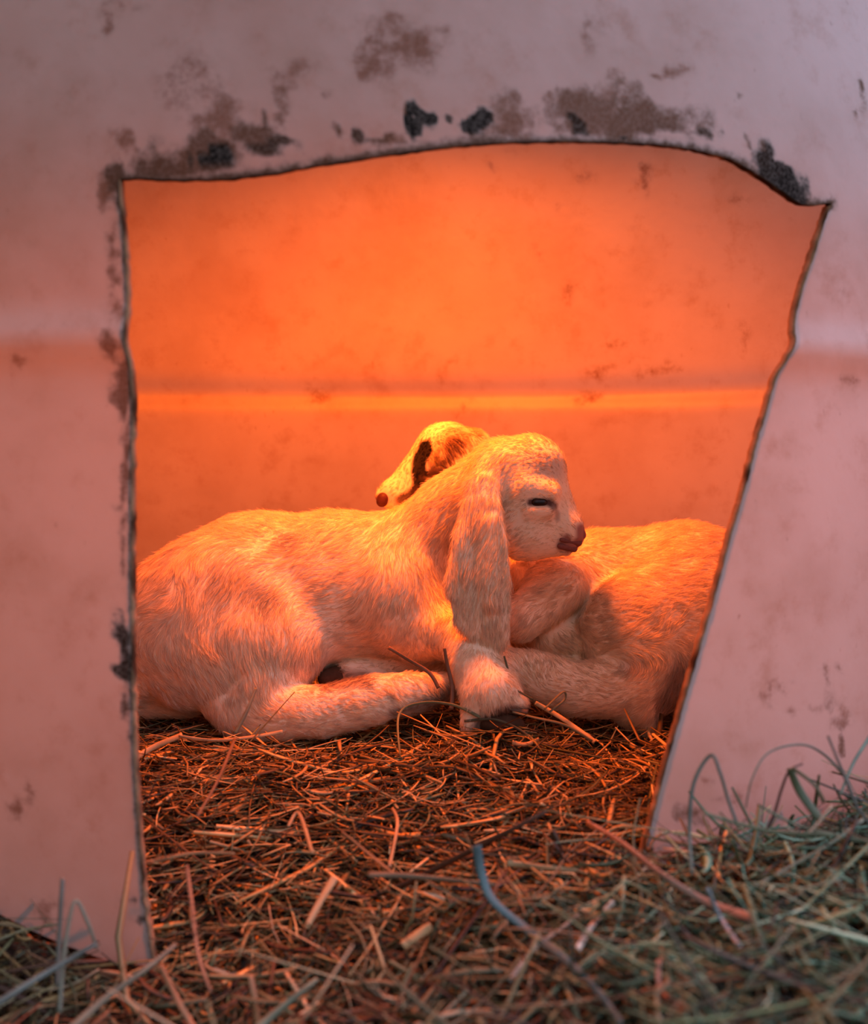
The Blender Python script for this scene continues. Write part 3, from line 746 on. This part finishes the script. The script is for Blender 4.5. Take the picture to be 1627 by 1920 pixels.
def make_hay(n, xr, yr, pal, wts, zlo, zhi, lmu, seed, curl=.25, pitch=.16, wmu=.0010):
    rg = np.random.default_rng(seed); m = 6
    x = rg.uniform(*xr, n); y = rg.uniform(*yr, n)
    L = np.clip(rg.lognormal(math.log(lmu), .55, n), .012, .20)
    yaw = rg.uniform(0, 2 * math.pi, n); pt = rg.normal(size=n) * pitch
    d = np.stack([np.cos(yaw) * np.cos(pt), np.sin(yaw) * np.cos(pt), np.sin(pt)], -1)
    perp = norm(np.cross(d, rg.normal(size=(n, 3))))
    s_ = np.linspace(-.5, .5, m)
    bend = rg.normal(size=n) * curl * L; kink = (rg.random(n) < .25)
    shape = np.where(kink[:, None], np.abs(s_ - rg.uniform(-.3, .3, (n, 1))) * 1.2, (s_ ** 2)[None] * 2)
    dep = rg.random(n) ** 1.9
    z = hay_h(x, y) + zlo + (zhi - zlo) * dep
    c = np.stack([x, y, z], -1)
    p = c[:, None] + d[:, None] * (L[:, None] * s_)[..., None] + perp[:, None] * (bend[:, None] * shape)[..., None]
    # keep it on top of the litter
    hz = hay_h(p[..., 0], p[..., 1]) - .018; p[..., 2] = np.maximum(p[..., 2], hz)
    # not through the kids or the shelter wall
    flat = p.reshape(-1, 3)
    bad = (A.inside(flat, .0015) | B.inside(flat, .0015)).reshape(n, m).any(1)
    rr = np.sqrt(((p[..., 0] - EXC) / (EA)) ** 2 + ((p[..., 1] - EYC) / (EB)) ** 2)
    crosses = (rr.min(1) < 1.012) & (rr.max(1) > .988)
    indoor = (p[..., 0].min(1) > -.235) & (p[..., 0].max(1) < .175) & (p[..., 1].max(1) < 1.3)
    bad |= crosses & ~indoor
    p = p[~bad]; n2 = len(p)
    ci = rg.choice(len(pal), n2, p=np.array(wts) / sum(wts))
    col = np.array(pal)[ci] * rg.uniform(.4, 1.25, (n2, 1))
    wd = np.clip(rg.lognormal(math.log(wmu), .5, n2), .0004, .004)
    return p, wd, wd * .35, col
m_hay = attr_mat('dry_hay', rough=.55, spec=.4, transl=.18, noise=.3, nscale=300)
m_grass = attr_mat('dry_grass', rough=.6, spec=.4, transl=.2, noise=.3, nscale=300)
pal_in = [(.72, .48, .18), (.48, .29, .09), (.20, .12, .04), (.90, .66, .30), (.17, .17, .07), (.10, .06, .03)]
pi, wi, ti, ci_ = make_hay(21000, (-.62, .52), (.93, 1.72), pal_in, [2.4, 3, 3.2, .9, 2.2, 3.2], -.020, .016, .062, 21, wmu=.00125)
hay_in = strands(pi, wi, ti, ci_, 'hay_bedding', m_hay)
tag(hay_in, 'orange-lit straw and hay bedding under the two goat kids', 'hay', kind='stuff')
pal_out = [(.42, .38, .21), (.26, .27, .14), (.15, .18, .10), (.72, .70, .50), (.34, .42, .28), (.12, .075, .05), (.34, .21, .12)]
po, wo_, to, co = make_hay(16000, (-.62, .85), (.50, 1.25), pal_out, [1.6, 2.2, 2.8, .9, 1.5, 2.4, 1.4], -.020, .024, .062, 22, curl=.35, pitch=.28, wmu=.0014)
my = po[:, :, 1].mean(1); mx_ = po[:, :, 0].mean(1)
th = (mx_ - EXC) / EA; front_y = EYC - EB * np.sqrt(np.clip(1 - th ** 2, 0, 1))
keep = my < front_y + .02
po, wo_, to, co = po[keep], wo_[keep], to[keep], co[keep]
# browner towards the left and middle, greener on the right mound
g = sstep(-.05, .25, po[:, :, 0].mean(1))[:, None]
co = co * (1 - g) * np.array([1.0, .8, .62]) + co * g * np.array([.66, 1.02, .90])
hay_out = strands(po, wo_, to, co, 'loose_hay', m_grass)
tag(hay_out, 'grey-green loose hay and dry grass spread outside the doorway', 'hay', kind='stuff')

# ------------------------------------------------------------------ single blades and stalks that stand out
def stalk(name, pts, w0, w1, col, label, cat, group=None, flat=.3, seed=0, head=False, close=None):
    """pts: (px, py, Y); widths in px at the near end / far end"""
    cp = []
    for p_ in pts:                      # rests on the hay, not in it
        Y_ = p_[2]; c_ = P(*p_)
        while c_[2] < hay_h(c_[0], c_[1]) + .010 and Y_ > .55:
            Y_ -= .01; c_ = P(p_[0], p_[1], Y_)
        cp.append(c_)
    n = len(cp); out_ = []
    for i in range(n - 1):
        p0 = cp[max(i - 1, 0)]; p1 = cp[i]; p2 = cp[i + 1]; p3 = cp[min(i + 2, n - 1)]
        for k in range(8):
            t_ = k / 8
            out_.append(.5 * ((2 * p1) + (-p0 + p2) * t_ + (2 * p0 - 5 * p1 + 4 * p2 - p3) * t_ ** 2 + (-p0 + 3 * p1 - 3 * p2 + p3) * t_ ** 3))
    out_.append(cp[-1]); q = np.array(out_); m = len(q)
    tan = norm(np.gradient(q, axis=0)); view = norm(CAM - q)
    a_ = .35 * np.sin(np.linspace(0, 5, m) + seed)[:, None]
    side = norm(np.cross(tan, view)); nrm = np.cross(side, tan)
    side, nrm = side * np.cos(a_) + nrm * np.sin(a_), nrm * np.cos(a_) - side * np.sin(a_)
    s_ = np.linspace(0, 1, m)[:, None]; rad = ((w0 + (w1 - w0) * s_) * .5) * q[:, 1:2] / F
    rings = []
    for k in range(8):
        an = 2 * math.pi * k / 8
        rings.append(q + side * rad * math.cos(an) + nrm * rad * flat * math.sin(an) * (1 if math.sin(an) > 0 else .2))
    v = np.stack(rings, 1).reshape(-1, 3)
    f = [(i * 8 + k, i * 8 + (k + 1) % 8, (i + 1) * 8 + (k + 1) % 8, (i + 1) * 8 + k) for i in range(m - 1) for k in range(8)]
    f += [tuple(range(7, -1, -1)), tuple((m - 1) * 8 + k for k in range(8))]
    c = np.tile(np.array(col), (len(v), 1)) * (1 + .12 * vnoise(v, 150)[:, :1])
    o = mesh_obj(name, v, f, m_grass, cols=np.clip(c, 0, 1))
    tag(o, label, cat, group)
    if head:                                    # feathery seed head along the far end
        hv, hf = [], []
        rg = np.random.default_rng(seed)
        for i in range(80):
            a0 = q[int(m * (.45 + .55 * i / 80))]; td = tan[int(m * (.45 + .55 * i / 80))]
            dr = norm(td * 1.2 + rg.normal(size=3) * .55); ln = .006 * (1.1 - i / 110) * rg.uniform(.6, 1.2)
            sd = norm(np.cross(dr, rg.normal(size=3))) * .0006; b0 = len(hv)
            mid = a0 + dr * ln * .5
            hv += [a0, mid + sd, mid - sd, mid + np.cross(sd, dr), a0 + dr * ln]
            hf += [(b0, b0 + 1, b0 + 3), (b0, b0 + 3, b0 + 2), (b0, b0 + 2, b0 + 1), (b0 + 4, b0 + 3, b0 + 1), (b0 + 4, b0 + 2, b0 + 3), (b0 + 4, b0 + 1, b0 + 2)]
        mesh_obj('seed_head', hv, hf, m_grass, o, cols=np.tile(np.array(col) * 1.15, (len(hv), 1)))
    return o
BG = (.13, .21, .19); GG = (.16, .21, .11); PS = (.50, .42, .26); ST = (.42, .27, .12); DK = (.10, .065, .045); OL = (.20, .18, .09)
G1 = 'grass blades standing out at the right mound'
specs = [
 ('grass_blade', [(893,1585,.90),(903,1640,.895),(925,1690,.885),(990,1745,.87),(1060,1800,.85),(1120,1860,.83),(1165,1920,.81)], 19, 13, BG, 'long blue-green grass blade lying diagonally in front of the doorway', 'grass blade'),
 ('grass_blade', [(1297,1640,.88),(1292,1560,.90),(1300,1470,.91),(1332,1416,.91),(1350,1450,.90),(1365,1500,.90),(1380,1540,.895)], 8, 6, (.15,.24,.19), 'thin green grass blade bent into a narrow arch against the right panel', 'grass blade'),
 ('grass_blade', [(1398,1515,.93),(1410,1460,.93),(1440,1412,.94),(1500,1396,.95),(1545,1415,.96),(1585,1460,.97),(1600,1500,.98)], 3, 6, (.22,.28,.20), 'pale grass blade forming the widest arch at lower right', 'grass blade'),
 ('dry_stalk', [(1435,1560,.93),(1450,1530,.93),(1465,1480,.93),(1480,1445,.93),(1505,1432,.935)], 7, 4, DK, 'dark twisted dry stalk with curled tip against the right panel', 'stalk'),
 ('grass_blade', [(1480,1440,.93),(1500,1485,.925),(1540,1540,.91)], 14, 18, GG, 'broad green blade leaning down from the dark curled stalk', 'grass blade'),
 ('grass_blade', [(1485,1440,.925),(1525,1470,.92),(1545,1505,.92)], 7, 8, OL, 'short olive blade splitting off beside the broad green blade', 'grass blade'),
 ('grass_blade', [(1420,1508,.92),(1490,1545,.915),(1590,1572,.91),(1640,1580,.91)], 4, 11, GG, 'green blade pointing left across the foot of the right panel', 'grass blade'),
 ('grass_blade', [(1318,1524,.90),(1380,1543,.895),(1450,1560,.89),(1560,1566,.89)], 7, 9, GG, 'long green blade lying level at the foot of the right panel', 'grass blade'),
 ('straw_stalk', [(1468,1545,.90),(1510,1565,.90),(1560,1510,.91)], 3, 6, PS, 'pale straw kinked beside the long level green blade', 'straw'),
 ('straw_stalk', [(1100,1540,1.0),(1165,1580,.93),(1240,1640,.88),(1320,1690,.86),(1410,1722,.84)], 6, 20, (.40,.25,.16), 'thick pinkish straw slanting across the right foot of the doorway', 'straw'),
 ('straw_stalk', [(1325,1665,.84),(1350,1720,.835),(1388,1776,.83)], 9, 9, (.36,.44,.42), 'short pale blue-grey straw below the thick slanting straw', 'straw'),
 ('straw_stalk', [(1083,1780,.855),(1110,1735,.86),(1150,1690,.87)], 14, 9, (.58,.50,.36), 'wide pale straw piece standing bottom centre right', 'straw'),
 ('straw_stalk', [(1620,1535,.92),(1560,1580,.90),(1490,1620,.89),(1400,1670,.87)], 7, 5, (.26,.30,.18), 'long olive-green straw slanting up to the right mound edge', 'straw'),
 ('straw_stalk', [(1220,1745,.85),(1300,1712,.855),(1400,1740,.85),(1520,1750,.85)], 5, 8, OL, 'olive straw lying level in the right foreground', 'straw'),
 ('straw_stalk', [(690,1640,.955),(760,1642,.95),(860,1652,.945),(930,1660,.94)], 12, 8, (.24,.17,.09), 'flat dull brown straw lying level in mid doorway', 'straw'),
 ('straw_stalk', [(950,1618,.98),(1010,1626,.975),(1085,1634,.97)], 14, 10, (.50,.34,.15), 'bright golden straw below the kids, right of the blue-green blade tip', 'straw'),
 ('straw_stalk', [(250,1424,1.26),(290,1400,1.26),(342,1378,1.265)], 12, 11, (.60,.40,.17), 'bright orange straw under the front kid by the left edge', 'straw'),
 ('straw_stalk', [(335,1380,1.262),(400,1388,1.258),(470,1382,1.255),(530,1372,1.258)], 5, 7, (.55,.38,.18), 'thin curved straw below the hind foot of the front kid', 'straw'),
 ('straw_stalk', [(1003,1318,1.29),(1050,1345,1.285),(1100,1380,1.275),(1115,1392,1.27)], 9, 10, (.62,.44,.20), 'broad yellow straw right of the bent foreleg', 'straw'),
 ('straw_stalk', [(960,1392,1.27),(985,1396,1.268),(1010,1386,1.27)], 9, 7, (.55,.35,.15), 'short orange straw in front of the muddy hoof', 'straw'),
 ('grass_blade', [(440,1375,1.19),(462,1335,1.20),(480,1290,1.215)], 8, 5, OL, 'upright olive stem standing in front of the hind leg', 'grass blade'),
 ('dry_stalk', [(370,1530,1.02),(410,1460,1.08),(440,1385,1.18)], 5, 7, (.17,.10,.05), 'long dark stem rising from the bedding at left', 'stalk'),
 ('dry_stalk', [(728,1214,1.318),(770,1240,1.318),(805,1262,1.32),(822,1290,1.32)], 7, 8, (.30,.15,.07), 'reddish stalk crossing the belly of the front kid', 'stalk'),
 ('dry_stalk', [(833,1215,1.31),(838,1245,1.308),(848,1290,1.305),(846,1330,1.30)], 6, 9, (.24,.13,.07), 'brown forked stem propped between the hind foot and bent foreleg', 'stalk'),
 ('grass_blade', [(945,1230,1.30),(955,1265,1.295),(965,1290,1.29),(1000,1312,1.285)], 4, 4, (.14,.13,.06), 'thin dark green stem curving up beside the bent foreleg', 'grass blade'),
 ('grass_blade', [(960,1335,1.28),(1000,1345,1.275),(1060,1360,1.27),(1110,1390,1.26)], 4, 6, OL, 'thin olive stem arching over the hay right of the hoof', 'grass blade'),
 ('grass_blade', [(1020,1330,1.28),(1055,1298,1.285),(1058,1312,1.285),(1030,1335,1.28)], 4, 4, OL, 'looped olive blade in front of the rear kid', 'grass blade'),
 ('grass_blade', [(750,1420,1.24),(748,1340,1.28),(790,1318,1.29),(850,1322,1.29),(900,1345,1.28)], 4, 6, (.19,.20,.09), 'long green blade looping under the hind foot of the front kid', 'grass blade'),
 ('dry_stalk', [(870,1352,1.285),(930,1350,1.28),(985,1375,1.27),(1010,1400,1.26)], 5, 5, (.13,.12,.06), 'bent dark stem lying across the muddy hoof', 'stalk'),
 ('dry_stalk', [(905,1308,1.29),(940,1325,1.288),(990,1335,1.285)], 5, 10, (.16,.09,.05), 'dark pointed stalk over the toe of the bent foreleg', 'stalk'),
 ('grass_blade', [(108,1850,.86),(112,1740,.88),(118,1645,.90)], 10, 9, (.17,.17,.12), 'upright grey-green blade tallest in front of the left panel', 'grass blade'),
 ('grass_blade', [(112,1900,.84),(120,1790,.86),(140,1690,.885),(165,1730,.88),(182,1780,.87)], 9, 7, (.20,.22,.14), 'bent green blade folded over in front of the left panel', 'grass blade'),
 ('grass_blade', [(-20,1890,.83),(60,1840,.84),(120,1805,.85),(180,1770,.86)], 14, 7, (.20,.24,.19), 'grey-green blade slanting out of the bottom left corner', 'grass blade'),
 ('straw_stalk', [(130,1930,.82),(200,1870,.84),(270,1820,.86),(330,1770,.89)], 16, 8, (.28,.23,.13), 'thick olive straw leaning towards the left foot of the doorway', 'straw'),
 ('seed_stalk', [(395,1860,.86),(372,1790,.89),(360,1700,.93),(350,1625,.97)], 7, 9, (.30,.17,.09), 'feathery brown seed stalk standing at the left of the bedding', 'seed stalk'),
 ('straw_stalk', [(300,1810,.90),(330,1870,.88),(365,1930,.86)], 11, 13, (.42,.22,.10), 'reddish straw near the bottom left foot of the doorway', 'straw'),
 ('straw_stalk', [(575,1740,.93),(600,1690,.95),(628,1645,.97)], 12, 16, (.55,.34,.14), 'wide orange straw upright in the middle of the bedding', 'straw'),
 ('straw_stalk', [(755,1775,.90),(780,1755,.905),(808,1738,.91)], 20, 18, (.62,.38,.15), 'widest bright orange straw chip in mid foreground', 'straw'),
 ('straw_stalk', [(540,1550,1.05),(560,1525,1.06),(585,1600,1.0)], 6, 8, (.50,.32,.14), 'kinked straw lying in the centre left of the bedding', 'straw'),
 ('straw_stalk', [(470,1830,.88),(478,1880,.87),(485,1935,.86)], 12, 13, (.48,.24,.10), 'upright orange straw at the bottom left of centre', 'straw'),
 ('grass_blade', [(480,1930,.84),(540,1880,.86),(595,1835,.88)], 18, 10, (.22,.24,.13), 'broad olive-green blade rising at bottom centre', 'grass blade'),
 ('straw_stalk', [(740,1640,.97),(690,1600,1.0),(640,1560,1.03)], 5, 6, (.36,.22,.10), 'thin brown straw slanting in mid bedding', 'straw'),
 ('straw_stalk', [(735,1515,1.10),(745,1545,1.07),(730,1625,1.0)], 6, 7, (.48,.30,.13), 'sharply kinked orange straw right of the bedding middle', 'straw'),
 ('straw_stalk', [(955,1840,.85),(1000,1780,.87),(1060,1735,.89),(1085,1715,.9)], 9, 6, (.40,.36,.25), 'pale grey straw crossing under the blue-green blade', 'straw'),
 ('straw_stalk', [(1235,1800,.83),(1240,1860,.82),(1300,1900,.81)], 10, 12, (.36,.20,.12), 'reddish bent straw in the bottom right foreground', 'straw'),
 ('grass_blade', [(1575,1490,.98),(1600,1430,1.0),(1635,1375,1.02)], 5, 8, (.22,.26,.17), 'green blade curving out past the right edge above the mound', 'grass blade'),
 ('seed_stalk', [(440,1600,1.0),(360,1600,1.0),(300,1612,1.0),(275,1618,1.0)], 5, 9, (.44,.24,.10), 'feathery orange seed stalk lying by the left doorway edge', 'seed stalk'),
]
for i, sp in enumerate(specs):
    stalk(*sp[:7], seed=i, head=sp[0] == 'seed_stalk')
